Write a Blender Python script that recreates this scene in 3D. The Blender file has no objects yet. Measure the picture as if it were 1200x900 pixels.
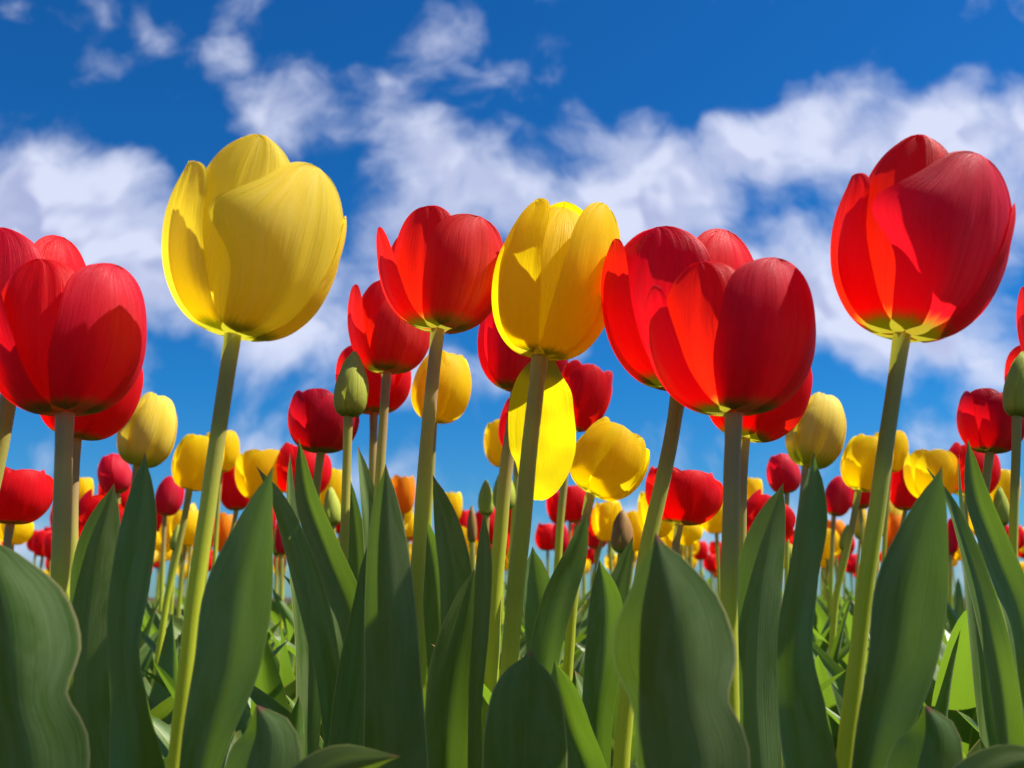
import bpy, math, random
from mathutils import Vector, Matrix, noise as mnoise

R_ = math.radians
scene = bpy.context.scene
C = scene.collection

# ------------------------------------------------------------------ camera
CAMZ = 0.24
TILT = R_(12.1)
F = 1166.7                       # focal length in photo pixels (1200 wide)
cam_d = bpy.data.cameras.new('camera')
cam = bpy.data.objects.new('camera', cam_d)
C.objects.link(cam)
cam.location = (0, 0, CAMZ)
cam.rotation_euler = (math.pi/2 + TILT, 0, 0)
cam_d.lens = 35.0
cam_d.sensor_width = 36.0
cam_d.clip_start = 0.01
cam_d.clip_end = 3000
cam_d.dof.use_dof = True
cam_d.dof.focus_distance = 0.50
cam_d.dof.aperture_fstop = 16
scene.camera = cam

FWD = Vector((0, math.cos(TILT), math.sin(TILT)))
UP = Vector((0, -math.sin(TILT), math.cos(TILT)))
CAM = Vector((0, 0, CAMZ))

def ray(px, py):
    return FWD + Vector(((px-600)/F, 0, 0)) + UP*((450-py)/F)

def at(px, py, Y):
    """world point seen at photo pixel (px, py) standing Y metres in front"""
    r = ray(px, py)
    return CAM + r*(Y/r.y)

def depth(px, py, Y):
    return Y/ray(px, py).y

# ------------------------------------------------------------------ world / sun
SUN_EL, SUN_AZ = 57.0, 85.0      # azimuth clockwise from +Y (view direction)
scene.view_settings.view_transform = 'Standard'
scene.view_settings.look = 'None'
scene.view_settings.gamma = 1
scene.view_settings.use_curve_mapping = False
scene.view_settings.exposure = 1.08

world = bpy.data.worlds.new('World')
scene.world = world
world.use_nodes = True

class NT:
    """tiny node helper"""
    def __init__(self, tree):
        self.t = tree; self.n = tree.nodes; self.l = tree.links
    def node(self, kind, **kw):
        n = self.n.new(kind)
        for k, v in kw.items(): setattr(n, k, v)
        return n
    def put(self, sock, v):
        if isinstance(v, bpy.types.NodeSocket): self.l.new(v, sock)
        else:
            if isinstance(v, tuple) and len(v) == 3 and sock.type == 'RGBA': v = v+(1,)
            sock.default_value = v
    def math(self, op, a, b=0.0, c=None, clamp=False):
        n = self.node('ShaderNodeMath', operation=op); n.use_clamp = clamp
        self.put(n.inputs[0], a); self.put(n.inputs[1], b)
        if c is not None: self.put(n.inputs[2], c)
        return n.outputs[0]
    def vmath(self, op, a, b=(0, 0, 0)):
        n = self.node('ShaderNodeVectorMath', operation=op)
        self.put(n.inputs[0], a); self.put(n.inputs[1], b)
        return n.outputs['Value'] if op in ('LENGTH', 'DOT_PRODUCT', 'DISTANCE') else n.outputs['Vector']
    def ramp(self, x, a, b, c=0.0, d=1.0, smooth=True):
        n = self.node('ShaderNodeMapRange')
        n.interpolation_type = 'SMOOTHSTEP' if smooth else 'LINEAR'
        n.clamp = True
        self.put(n.inputs['Value'], x)
        self.put(n.inputs['From Min'], a); self.put(n.inputs['From Max'], b)
        self.put(n.inputs['To Min'], c); self.put(n.inputs['To Max'], d)
        return n.outputs['Result']
    def mix(self, f, a, b, mode='MIX'):
        n = self.node('ShaderNodeMix', data_type='RGBA', blend_type=mode)
        self.put(n.inputs[0], f)
        for s, v in ((n.inputs[6], a), (n.inputs[7], b)):
            if isinstance(v, tuple) and len(v) == 3: v = v+(1,)
            self.put(s, v)
        return n.outputs[2]
    def noise(self, vec, scale, detail=3, rough=.5, dist=0.0):
        n = self.node('ShaderNodeTexNoise')
        self.put(n.inputs['Vector'], vec)
        n.inputs['Scale'].default_value = scale
        n.inputs['Detail'].default_value = detail
        n.inputs['Roughness'].default_value = rough
        n.inputs['Distortion'].default_value = dist
        return n.outputs['Fac']
    def xyz(self, v):
        n = self.node('ShaderNodeSeparateXYZ'); self.put(n.inputs[0], v)
        return n.outputs
    def comb(self, x, y, z=0.0):
        n = self.node('ShaderNodeCombineXYZ')
        self.put(n.inputs[0], x); self.put(n.inputs[1], y); self.put(n.inputs[2], z)
        return n.outputs[0]

W = NT(world.node_tree)
W.n.clear()
sky = W.node('ShaderNodeTexSky', sky_type='NISHITA', sun_disc=False)
sky.sun_elevation = R_(SUN_EL)
sky.sun_rotation = R_(SUN_AZ)
sky.air_density = 1.0; world.cycles.sampling_method = 'MANUAL'; world.cycles.sample_map_resolution = 512; sky.dust_density = 0.2; sky.ozone_density = 2.5
hs = W.node('ShaderNodeHueSaturation')
hs.inputs['Saturation'].default_value = 1.22
hs.inputs['Value'].default_value = 1.0
W.l.new(sky.outputs[0], hs.inputs['Color'])
SKY_TINT = (0.12, 0.61, 0.97)
tc = W.node('ShaderNodeTexCoord')
d = W.xyz(tc.outputs['Generated'])
tint = W.mix(W.ramp(d[2], 0.0, .20, smooth=False), (.28, .56, .86), SKY_TINT)
blue = W.mix(1.0, hs.outputs[0], tint, 'MULTIPLY')
ay = W.math('MAXIMUM', W.math('ABSOLUTE', d[1]), 0.05)
pu = W.math('DIVIDE', d[0], ay)
pv = W.math('DIVIDE', d[2], ay)
P = W.comb(pu, pv, 0.0)
warp = W.node('ShaderNodeTexNoise'); W.put(warp.inputs['Vector'], P)
warp.inputs['Scale'].default_value = 5.0; warp.inputs['Detail'].default_value = 4
wv = W.vmath('SUBTRACT', warp.outputs['Color'], (.5, .5, .5))
wv = W.vmath('MULTIPLY', wv, (.13, .13, 0))
PW = W.vmath('ADD', P, wv)

def skyuv(px, py):
    r = ray(px, py)
    return r.x/r.y, r.z/r.y
# clouds of the day: centre (as seen from the bed), half sizes, thickness
CLOUDS = [
    (60, 270, 190, 95, .62), (20, 190, 90, 75, .38), (250, 330, 190, 85, .55), (150, 215, 60, 40, .25),
    (350, 140, 80, 70, .34), (140, 200, 40, 30, .2), (470, 110, 65, 75, .36), (500, 185, 130, 80, .42), (560, 250, 120, 60, .50),
    (690, 225, 130, 100, .55), (760, 180, 110, 75, .42), (860, 130, 50, 60, .40), (980, 160, 130, 95, .62),
    (850, 290, 190, 130, .62), (930, 360, 160, 90, .40), (1160, 160, 110, 95, .50), (1110, 330, 150, 110, .52), (1190, 260, 90, 60, .30),
    (590, 85, 60, 30, .26), (525, 20, 55, 45, .26), (35, 30, 50, 28, .12), (235, 80, 140, 35, .02),
    (340, 400, 120, 70, .36), (300, 515, 75, 36, .55), (440, 560, 120, 42, .50), (20, 525, 60, 30, .50),
    (810, 522, 65, 32, .50), (1085, 515, 75, 36, .55), (1090, 400, 80, 70, .36), (560, 470, 100, 40, .34), (740, 600, 160, 45, .50),
    (150, 640, 300, 45, .50), (1000, 640, 300, 45, .50), (450, 420, 160, 60, .3), (480, 320, 120, 60, .3),
]
tot = None
for (cx, cy, sx, sy, amp) in CLOUDS:
    u0, v0 = skyuv(cx, cy)
    q = W.vmath('SUBTRACT', PW, (u0, v0, 0))
    q = W.vmath('MULTIPLY', q, (F/sx*.72, F/sy*.72, 0))
    ln = W.vmath('LENGTH', q)
    b = W.ramp(ln, 1.25, 0.0, 0.0, amp)
    tot = b if tot is None else W.math('ADD', tot, b)
tot = W.math('MULTIPLY', W.math('MINIMUM', tot, 0.90), .92)
def puff(vec):
    a_ = W.noise(vec, 6.5, 7, .60)
    b_ = W.noise(W.vmath('ADD', vec, (4.1, 2.3, 1.0)), 2.9, 1, .5)
    vo = W.node('ShaderNodeTexVoronoi', feature='F1'); W.put(vo.inputs['Vector'], vec)
    vo.inputs['Scale'].default_value = 8.0; vo.inputs['Detail'].default_value = 2; vo.inputs['Roughness'].default_value = .55
    r_ = W.math('MULTIPLY', W.math('SUBTRACT', a_, .5), 1.5)
    r_ = W.math('ADD', r_, W.math('MULTIPLY', W.math('SUBTRACT', b_, .5), .9))
    return W.math('ADD', r_, W.math('MULTIPLY', W.math('SUBTRACT', .42, vo.outputs['Distance']), .55))
PS = W.vmath('ADD', PW, (7.3, 1.9, 0))
n0 = puff(PS)
n1a = W.noise(PS, 6.5, 3, .60)
n1b = W.noise(W.vmath('ADD', PS, (.014, .026, 0)), 6.5, 3, .60)
den = W.math('ADD', W.math('ADD', tot, n0), .33)
mask = W.math('MULTIPLY', W.ramp(den, .14, .80), .93)
rel = W.math('SUBTRACT', n1a, n1b)                      # billows catch the sun on their upper right
lit = W.ramp(rel, -.06, .06)
thick = W.ramp(den, .40, 1.0)
shade = W.math('MULTIPLY', W.math('SUBTRACT', 1.0, lit), W.math('ADD', W.math('MULTIPLY', thick, .8), .15))
ccol = W.mix(shade, (6.5, 6.9, 8.6), (3.7, 4.15, 6.4))
col = W.mix(mask, blue, ccol)
bg = W.node('ShaderNodeBackground'); bg.inputs['Strength'].default_value = 0.055
W.l.new(col, bg.inputs['Color'])
out = W.node('ShaderNodeOutputWorld'); W.l.new(bg.outputs[0], out.inputs['Surface'])

sd = bpy.data.lights.new('sun', 'SUN')
sd.energy = 4.8; sd.angle = R_(0.55); sd.color = (1.0, .95, .86)
sun = bpy.data.objects.new('sun', sd); C.objects.link(sun)
sdir = Vector((math.sin(R_(SUN_AZ))*math.cos(R_(SUN_EL)), math.cos(R_(SUN_AZ))*math.cos(R_(SUN_EL)), math.sin(R_(SUN_EL))))
sun.rotation_euler = sdir.to_track_quat('Z', 'Y').to_euler()
sun.location = (1.5, -1, 3)

# ------------------------------------------------------------------ materials
def new_mat(name):
    m = bpy.data.materials.new(name); m.use_nodes = True
    N = NT(m.node_tree); N.n.clear()
    return m, N

def finish(N, col, tcol, trans, rough, bump, spec=.4, sheen=0.0, coat=0.0):
    p = N.node('ShaderNodeBsdfPrincipled')
    N.put(p.inputs['Base Color'], col); N.put(p.inputs['Roughness'], rough)
    p.inputs['Specular IOR Level'].default_value = spec
    p.inputs['Sheen Weight'].default_value = sheen
    p.inputs['Sheen Roughness'].default_value = .35
    p.inputs['Coat Weight'].default_value = coat
    if bump is not None: N.l.new(bump, p.inputs['Normal'])
    o = N.node('ShaderNodeOutputMaterial')
    if trans > 0:
        t = N.node('ShaderNodeBsdfTranslucent'); N.put(t.inputs['Color'], tcol)
        if bump is not None: N.l.new(bump, t.inputs['Normal'])
        mx = N.node('ShaderNodeMixShader'); mx.inputs[0].default_value = trans
        N.l.new(p.outputs[0], mx.inputs[1]); N.l.new(t.outputs[0], mx.inputs[2])
        N.l.new(mx.outputs[0], o.inputs['Surface'])
    else:
        N.l.new(p.outputs[0], o.inputs['Surface'])

def bump_of(N, h, strength, dist):
    b = N.node('ShaderNodeBump'); b.inputs['Strength'].default_value = strength
    b.inputs['Distance'].default_value = dist
    N.l.new(h, b.inputs['Height'])
    return b.outputs[0]

def petal_mat(name, main, alt, tcol, base, dark, base_h=.17, trans=.56, pale=None):
    m, N = new_mat(name)
    uvn = N.node('ShaderNodeUVMap'); uvn.uv_map = 'UVMap'
    uv = N.xyz(uvn.outputs[0])
    s = N.math('MULTIPLY', N.math('SUBTRACT', uv[0], .5), 2.0)
    v = uv[1]
    oi = N.node('ShaderNodeObjectInfo')
    off = N.math('MULTIPLY', oi.outputs['Random'], 37.0)
    streak = N.noise(N.comb(N.math('ADD', N.math('MULTIPLY', uv[0], 26.0), off), N.math('MULTIPLY', v, 1.6), off), 1.0, 5, .65, .35)
    fine = N.noise(N.comb(N.math('ADD', N.math('MULTIPLY', uv[0], 85.0), off), N.math('MULTIPLY', v, 4.0), off), 1.0, 3, .6, .2)
    broad = N.noise(N.comb(N.math('MULTIPLY', uv[0], 3.0), N.math('MULTIPLY', v, 1.8), off), 1.0, 3, .5, .3)
    f = N.ramp(N.math('ADD', N.math('MULTIPLY', streak, .6), N.math('MULTIPLY', broad, .5)), .38, .74)
    c = N.mix(f, main, alt)
    if pale:   # paler flame up the middle of the outer face
        fl = N.math('MULTIPLY', N.ramp(N.math('ABSOLUTE', s), .55, .0), N.ramp(v, .12, .4))
        fl = N.math('MULTIPLY', fl, N.ramp(v, .95, .55))
        fl = N.math('MULTIPLY', fl, N.ramp(streak, .3, .7, .15, .6))
        c = N.mix(fl, c, pale)
    rimf = N.math('MULTIPLY', N.ramp(N.math('ABSOLUTE', s), .86, 1.0), .45)
    c = N.mix(rimf, c, tcol)
    c = N.mix(N.math('MULTIPLY', N.ramp(fine, .5, .8), .22), c, main)
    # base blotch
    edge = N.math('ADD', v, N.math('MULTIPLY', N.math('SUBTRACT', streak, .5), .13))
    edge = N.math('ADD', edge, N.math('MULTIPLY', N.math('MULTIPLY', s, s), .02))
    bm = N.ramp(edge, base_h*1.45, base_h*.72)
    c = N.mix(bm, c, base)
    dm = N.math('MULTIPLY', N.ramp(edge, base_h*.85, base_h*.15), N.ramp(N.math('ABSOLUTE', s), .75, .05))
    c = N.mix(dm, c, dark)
    tc_ = N.mix(bm, tcol, base)
    h = N.math('ADD', N.math('MULTIPLY', streak, 1.0), N.math('MULTIPLY', fine, .35))
    bmp = bump_of(N, h, .50, .0012)
    rough = N.ramp(fine, .3, .7, .40, .58)
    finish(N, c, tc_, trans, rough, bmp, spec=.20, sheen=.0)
    return m

M = {}
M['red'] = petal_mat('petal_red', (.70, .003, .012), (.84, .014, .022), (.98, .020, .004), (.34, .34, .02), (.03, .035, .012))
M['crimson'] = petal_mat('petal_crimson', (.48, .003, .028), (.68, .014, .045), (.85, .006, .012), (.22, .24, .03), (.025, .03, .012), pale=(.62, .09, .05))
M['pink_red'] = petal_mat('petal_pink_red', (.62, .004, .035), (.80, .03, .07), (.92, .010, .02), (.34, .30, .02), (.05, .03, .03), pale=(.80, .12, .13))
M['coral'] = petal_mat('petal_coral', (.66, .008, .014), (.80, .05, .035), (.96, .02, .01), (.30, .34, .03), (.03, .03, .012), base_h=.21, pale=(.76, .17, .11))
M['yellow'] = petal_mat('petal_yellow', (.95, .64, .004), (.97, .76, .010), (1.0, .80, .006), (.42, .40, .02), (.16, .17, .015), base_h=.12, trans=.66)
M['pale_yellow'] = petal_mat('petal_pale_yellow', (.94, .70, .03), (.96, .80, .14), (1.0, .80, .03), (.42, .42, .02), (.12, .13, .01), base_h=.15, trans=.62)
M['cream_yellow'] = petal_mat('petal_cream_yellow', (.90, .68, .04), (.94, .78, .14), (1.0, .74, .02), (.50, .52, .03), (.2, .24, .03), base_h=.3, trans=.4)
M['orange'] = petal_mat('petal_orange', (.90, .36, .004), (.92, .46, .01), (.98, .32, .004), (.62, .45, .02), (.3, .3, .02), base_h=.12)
M['green_bud'] = petal_mat('bud_green', (.52, .58, .07), (.64, .66, .13), (.72, .80, .06), (.28, .36, .04), (.12, .2, .03), base_h=.22, trans=.42)
M['brown_bud'] = petal_mat('bud_brown', (.36, .17, .06), (.42, .30, .08), (.45, .3, .05), (.22, .28, .06), (.15, .2, .05), base_h=.25, trans=.2)

def leaf_mat(name, dark, mid, glauc, tcol, rim):
    m, N = new_mat(name)
    uvn = N.node('ShaderNodeUVMap'); uvn.uv_map = 'UVMap'
    uv = N.xyz(uvn.outputs[0])
    s = N.math('ABSOLUTE', N.math('MULTIPLY', N.math('SUBTRACT', uv[0], .5), 2.0))
    oi = N.node('ShaderNodeObjectInfo')
    off = N.math('MULTIPLY', oi.outputs['Random'], 53.0)
    vein = N.noise(N.comb(N.math('ADD', N.math('MULTIPLY', uv[0], 46.0), off), N.math('MULTIPLY', uv[1], 1.5), off), 1.0, 4, .6, .15)
    broad = N.noise(N.comb(N.math('ADD', N.math('MULTIPLY', uv[0], 2.5), off), N.math('MULTIPLY', uv[1], 6.0), off), 1.0, 5, .6, .6)
    blot = N.noise(N.comb(N.math('ADD', N.math('MULTIPLY', uv[0], 9.0), off), N.math('MULTIPLY', uv[1], 30.0), off), 1.0, 5, .65, .3)
    c = N.mix(N.ramp(vein, .25, .75, .15, .85), dark, mid)
    c = N.mix(N.math('MULTIPLY', N.ramp(broad, .35, .62), .85), c, glauc)
    c = N.mix(N.math('MULTIPLY', N.ramp(blot, .56, .74), .30), c, glauc)
    # per-plant hue change
    hv = N.node('ShaderNodeHueSaturation')
    N.put(hv.inputs['Value'], N.ramp(oi.outputs['Random'], 0, 1, .82, 1.18, False))
    N.put(hv.inputs['Hue'], N.ramp(oi.outputs['Random'], 0, 1, .487, .512, False))
    N.l.new(c, hv.inputs['Color']); c = hv.outputs[0]
    # yellow-white margin
    rm = N.ramp(s, .935, .985)
    c = N.mix(rm, c, rim)
    mid_l = N.ramp(s, .05, .0, 0, .35)
    c = N.mix(mid_l, c, glauc)
    # brown tip
    tp = N.ramp(N.math('ADD', uv[1], N.math('MULTIPLY', blot, .01)), .987, .999)
    c = N.mix(tp, c, (.30, .10, .06))
    bmp = bump_of(N, N.math('ADD', vein, N.math('MULTIPLY', blot, .5)), .22, .0008)
    rough = N.ramp(broad, .3, .7, .32, .50)
    finish(N, c, tcol, .36, rough, bmp, spec=.5, sheen=.08)
    return m
M['leaf'] = leaf_mat('leaf_green', (.050, .105, .009), (.092, .168, .018), (.165, .240, .075), (.23, .40, .02), (.40, .36, .13))
M['leaf_yellow'] = leaf_mat('leaf_yellow_green', (.065, .105, .008), (.105, .155, .012), (.14, .19, .04), (.28, .42, .02), (.46, .42, .10))

def stem_mat(name, low, high):
    m, N = new_mat(name)
    uvn = N.node('ShaderNodeUVMap'); uvn.uv_map = 'UVMap'
    uv = N.xyz(uvn.outputs[0])
    tc2 = N.node('ShaderNodeTexCoord')
    n1 = N.noise(N.comb(N.math('MULTIPLY', uv[0], 14), N.math('MULTIPLY', uv[1], 9)), 1.0, 4, .6)
    n2 = N.noise(tc2.outputs['Object'], 900, 2, .5)
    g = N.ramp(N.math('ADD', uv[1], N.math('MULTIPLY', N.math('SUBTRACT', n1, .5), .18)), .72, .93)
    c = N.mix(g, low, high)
    c = N.mix(N.math('MULTIPLY', n1, .35), c, tuple(x*1.5 for x in low))
    bmp = bump_of(N, N.math('ADD', n1, N.math('MULTIPLY', n2, .3)), .25, .0006)
    finish(N, c, tuple(min(1, x*1.6) for x in low), .30, .42, bmp, spec=.4, sheen=.15)
    return m
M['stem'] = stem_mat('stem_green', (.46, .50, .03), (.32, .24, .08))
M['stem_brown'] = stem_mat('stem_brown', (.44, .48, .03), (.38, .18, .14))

m, N = new_mat('soil')
tcs = N.node('ShaderNodeTexCoord')
n1 = N.noise(tcs.outputs['Object'], 60, 8, .7)
n2 = N.noise(tcs.outputs['Object'], 6, 4, .6)
c = N.mix(N.ramp(n1, .3, .7), (.030, .019, .012), (.095, .062, .040))
c = N.mix(N.ramp(n2, .5, .72, 0, .5), c, (.05, .065, .02))
finish(N, c, (0, 0, 0, 1), 0, .95, bump_of(N, n1, .8, .02), spec=.1)
M['soil'] = m

# ------------------------------------------------------------------ mesh helpers
def even(t): return t
def dense_ends(t): return .3*t+.7*(1-math.cos(math.pi*t))/2

def grid_mesh(name, pts, nu, nv, mat, vm=even):
    """pts[j*(nu+1)+i], i across, j along"""
    faces = []; 
    for j in range(nv):
        for i in range(nu):
            a = j*(nu+1)+i
            faces.append((a, a+1, a+nu+2, a+nu+1))
    me = bpy.data.meshes.new(name)
    me.from_pydata([tuple(p) for p in pts], [], faces)
    uvl = me.uv_layers.new(name='UVMap')
    for poly in me.polygons:
        for li in poly.loop_indices:
            vi = me.loops[li].vertex_index
            uvl.data[li].uv = ((vi % (nu+1))/nu, vm((vi//(nu+1))/nv))
    me.polygons.foreach_set('use_smooth', [True]*len(me.polygons))
    me.materials.append(mat)
    me.update()
    return me

def bez(a, b, c, d, t):
    m_ = 1-t
    return a*m_**3 + 3*b*m_*m_*t + 3*c*m_*t*t + d*t**3

def petal_points(R, H, p, nu, nv, rng):
    az = R_(p['az']); hs = p.get('h', 1.0); Wd = p.get('w', .95)*R
    topr = p.get('top', .7); bul = p.get('bul', 1.25); fat = p.get('fat', .98)
    ro = p.get('ro', 1.0); edge = p.get('edge', 0.0); over = p.get('over', .03)
    wave = p.get('wave', .012); tw = p.get('tw', 0.0); point = p.get('point', 2.6)
    flip = p.get('flip', 0.0); rag = p.get('rag', .012)
    sd_ = rng.random()*100
    lb = p.get('lb', 0.0); lc = p.get('lc', 0.0); lv = p.get('lv', .68); sc_ = p.get('scal', .02)
    pts = []
    for j in range(nv+1):
        v = dense_ends(j/nv)
        vv = v
        r = bez(.10, fat, bul, topr, vv)*R*ro
        z = bez(0, -.045, .62, 1.0, vv)*H*hs
        if v < .58: wf = .20+.80*math.sin(math.pi/2*(v/.58))**.85
        else: wf = 1.0
        tip = 1.0
        if v > .52:
            q = (v-.52)/.48
            tip = max(0.0, 1-q**point)**.52
        wv_ = Wd*wf*tip
        Rc = max(r, .42*R)
        for i in range(nu+1):
            s = (i/nu)*2-1
            # petals are a little flatter than the cup they wrap
            g = math.exp(-((v-lv)/.14)**2)*max(0, -s)
            wob = 1+.07*mnoise.noise(Vector((v*3.5, 2*math.copysign(1, s), sd_+3)))*abs(s)
            ang = s*wv_/Rc*(1+lb*g)*wob
            fl = 1+.06*(1-math.cos(min(abs(ang), 1.2)))
            rr = r*fl + (edge*s*s*v*tip + over*s*(.3+.7*v)*tip - .030*tip*math.exp(-(s/.13)**2)*math.sin(math.pi*min(1, v*1.05)) )*R
            nz = mnoise.noise(Vector((s*1.7, v*2.6, sd_)))
            n2 = mnoise.noise(Vector((s*4.0, v*5.0, sd_+9)))
            rr += (nz*.055*v + n2*wave*(.3+v*abs(s)))*R*(.15+.85*tip)
            rr += flip*max(0, v-.72)**2*R*6
            a2 = az + ang + R_(tw)*v
            rr += .022*R*mnoise.noise(Vector((s*5.5, v*1.1, sd_+17)))*v*tip
            rr += lc*g*abs(s)**2*R
            # shallow scallops and a notch along the rim
            zz = z - sc_*H*max(0, mnoise.noise(Vector((s*3.2, 5, sd_+1))))*max(0, (v-.8)/.2)**.5 + rag*H*math.sin(s*7+sd_)*max(0, (v-.75)/.25)*tip
            zz += .05*H*nz*v*v*abs(s)*tip
            pts.append(Vector((math.sin(a2)*rr, -math.cos(a2)*rr, zz)))
    return pts

def basis_from_axis(origin, axis):
    z = axis.normalized()
    x = Vector((1, 0, 0)); x = (x - z*x.dot(z)).normalized()
    y = z.cross(x)
    m_ = Matrix((x, y, z)).transposed().to_4x4()
    m_.translation = origin
    return m_

def catmull(ps, n):
    """smooth curve through ps (first three values are a position), n+1 samples evenly spaced along it"""
    L = [0.0]
    for a_, b_ in zip(ps[:-1], ps[1:]):
        L.append(L[-1]+max(1e-5, math.sqrt(sum((u-w)**2 for u, w in zip(a_[:3], b_[:3])))))
    k = len(ps)-1
    def slope(i, c):
        if i == 0: return (ps[1][c]-ps[0][c])/(L[1]-L[0])
        if i == k: return (ps[k][c]-ps[k-1][c])/(L[k]-L[k-1])
        h0 = L[i]-L[i-1]; h1 = L[i+1]-L[i]
        return ((ps[i][c]-ps[i-1][c])/h0*h1+(ps[i+1][c]-ps[i][c])/h1*h0)/(h0+h1)
    dim = len(ps[0])
    sl = [[slope(i, c) for c in range(dim)] for i in range(k+1)]
    out_ = []; i = 0
    for j in range(n+1):
        x = L[-1]*j/n
        while i < k-1 and x > L[i+1]: i += 1
        h = L[i+1]-L[i]; t = min(1, max(0, (x-L[i])/h))
        h00 = 2*t**3-3*t*t+1; h10 = t**3-2*t*t+t; h01 = -2*t**3+3*t*t; h11 = t**3-t*t
        out_.append(tuple(h00*ps[i][c]+h10*h*sl[i][c]+h01*ps[i+1][c]+h11*h*sl[i+1][c] for c in range(dim)))
    return out_

def stem_mesh(pts, r0, r1, mat, n=22, k=12):
    """pts from ground to flower"""
    sm = [Vector(p) for p in catmull([tuple(p) for p in pts], n)]
    for j, p in enumerate(sm):
        p.x += .0009*mnoise.noise(p*22)*min(1, (n-j)/4)
    vs = []
    for j, p in enumerate(sm):
        t = (sm[min(j+1, n)]-sm[max(j-1, 0)]).normalized()
        x = t.cross(Vector((0, 1, 0))).normalized(); y = t.cross(x)
        rr = r0+(r1-r0)*j/n
        if j == n: rr *= 1.12
        rr *= 1+.05*mnoise.noise(p*60)+.05*mnoise.noise(p*18)
        for i in range(k+1):
            a = 2*math.pi*i/k
            vs.append(p+(x*math.cos(a)+y*math.sin(a))*rr)
    return grid_mesh('stem', vs, k, n, mat)

def leaf_mesh(pts, mat, nu=12, nv=36, fold=.35, wave=.10, seed=0.0, tipn=1.5):
    """pts: base to tip, (x,y,z,halfwidth,turn_deg); turn 0 faces the camera"""
    sm = catmull(pts, nv)
    vs = []
    for j, p in enumerate(sm):
        c0 = Vector(p[:3])
        t = (Vector(sm[min(j+1, nv)][:3])-Vector(sm[max(j-1, 0)][:3])).normalized()
        nrm = Vector((0, -1, 0)); nrm = (nrm-t*nrm.dot(t))
        if nrm.length < .05: nrm = Vector((0, -.3, 1)); nrm = nrm-t*nrm.dot(t)
        nrm.normalize()
        nrm = Matrix.Rotation(R_(p[4]), 3, t) @ nrm
        side = t.cross(nrm).normalized()
        w = max(p[3], 0.0)
        v = j/nv
        if v > .965: w *= max(0, 1-((v-.965)/.035)**tipn)**.8
        for i in range(nu+1):
            s = i/nu*2-1
            q = fold*(math.sqrt(s*s+.03)-.17)
            wv_ = wave*abs(s)**1.5*(mnoise.noise(Vector((v*4.5+seed*7, (1 if s > 0 else -1)*3.1, seed)))*2.3)
            wv_ += .05*mnoise.noise(Vector((v*6, s*1.5, seed+4)))
            sag = 1-.10*fold*abs(s)
            vs.append(c0+side*(s*w*sag)+nrm*((q+wv_)*w))
    return grid_mesh('leaf', vs, nu, nv, mat)

def link(name, me, parent=None):
    o = bpy.data.objects.new(name, me); C.objects.link(o)
    if parent is not None: o.parent = parent
    return o

def thing(name, loc, label, cat, group=None):
    o = bpy.data.objects.new(name, None); C.objects.link(o)
    o.empty_display_size = .02
    o.location = loc
    o['label'] = label; o['category'] = cat
    if group: o['group'] = group
    return o

def default_petals(rot, opn, rng, closed=False):
    ps = []
    for i in range(6):
        inner = i % 2
        ps.append(dict(az=rot+60*i+rng.uniform(-6, 6), h=rng.uniform(.94, 1.03)*(1.0 if not inner else 1.02),
                       w=(.88 if inner else 1.0)*rng.uniform(.94, 1.05), top=opn*rng.uniform(.88, 1.12)*(.93 if inner else 1),
                       ro=.93 if inner else 1.0, over=rng.choice((-1, 1))*.02 if not inner else .0,
                       edge=rng.uniform(-.10, .04), tw=rng.uniform(-5, 5), point=rng.uniform(2.2, 3.2)))
    return ps

def bud_petals(rot, rng):
    ps = []
    for i in range(3):
        ps.append(dict(az=rot+120*i, h=1.0, w=1.15, top=.06, ro=1.0, over=.05, bul=1.02, fat=1.12, edge=-.02, point=3.4, wave=.004, rag=0))
    for i in range(3):
        ps.append(dict(az=rot+60+120*i, h=.97, w=1.0, top=.05, ro=.90, over=.0, bul=1.02, fat=1.1, edge=-.02, point=3.4, wave=.004, rag=0))
    return ps

def add_bloom(root, origin, axis, R, H, petals, mat, res, rng, zrot=0):
    """origin relative to root"""
    B = basis_from_axis(origin, axis)
    nu, nv = res
    out_ = []
    for p in petals:
        me = grid_mesh('petal', [B @ q for q in petal_points(R, H, p, nu, nv, rng)], nu, nv, M[p.get('mat', mat)], dense_ends)
        out_.append(link('petal', me, root))
    return out_

def generic_leaf_pts(rng, L, wid, az, lean, droop):
    """leaf from the stem foot: az about z, lean outward"""
    out_ = []
    n = 6
    dirv = Vector((math.sin(az), -math.cos(az), 0))
    p = dirv*.006
    a = R_(4)+lean*.25
    seg = L/n
    prof = [.35, .62, .90, 1.0, .82, .48, .10]
    for i in range(n+1):
        out_.append((p.x, p.y, p.z, wid*prof[i]))
        a += (lean/n)*1.0 + droop*(i/n)**2*.35
        p = p + (dirv*math.sin(a)+Vector((0, 0, 1))*math.cos(a))*seg
    return out_, dirv

def generic_leaf(rng, L, wid, az, lean, droop, mat, nu=6, nv=16):
    pts, dirv = generic_leaf_pts(rng, L, wid, az, lean, droop)
    # adaxial face looks inwards to the stem: normal = -dirv. turn measured from facing camera (-y)
    tw0 = rng.uniform(-25, 25); tw1 = tw0+rng.uniform(-70, 70)
    turn0 = math.degrees(az)+180
    P5 = [q+(turn0+tw0+(tw1-tw0)*i/6,) for i, q in enumerate(pts)]
    return leaf_mesh(P5, mat, nu, nv, fold=rng.uniform(.3, .6), wave=rng.uniform(.05, .22), seed=rng.random()*50)

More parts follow.
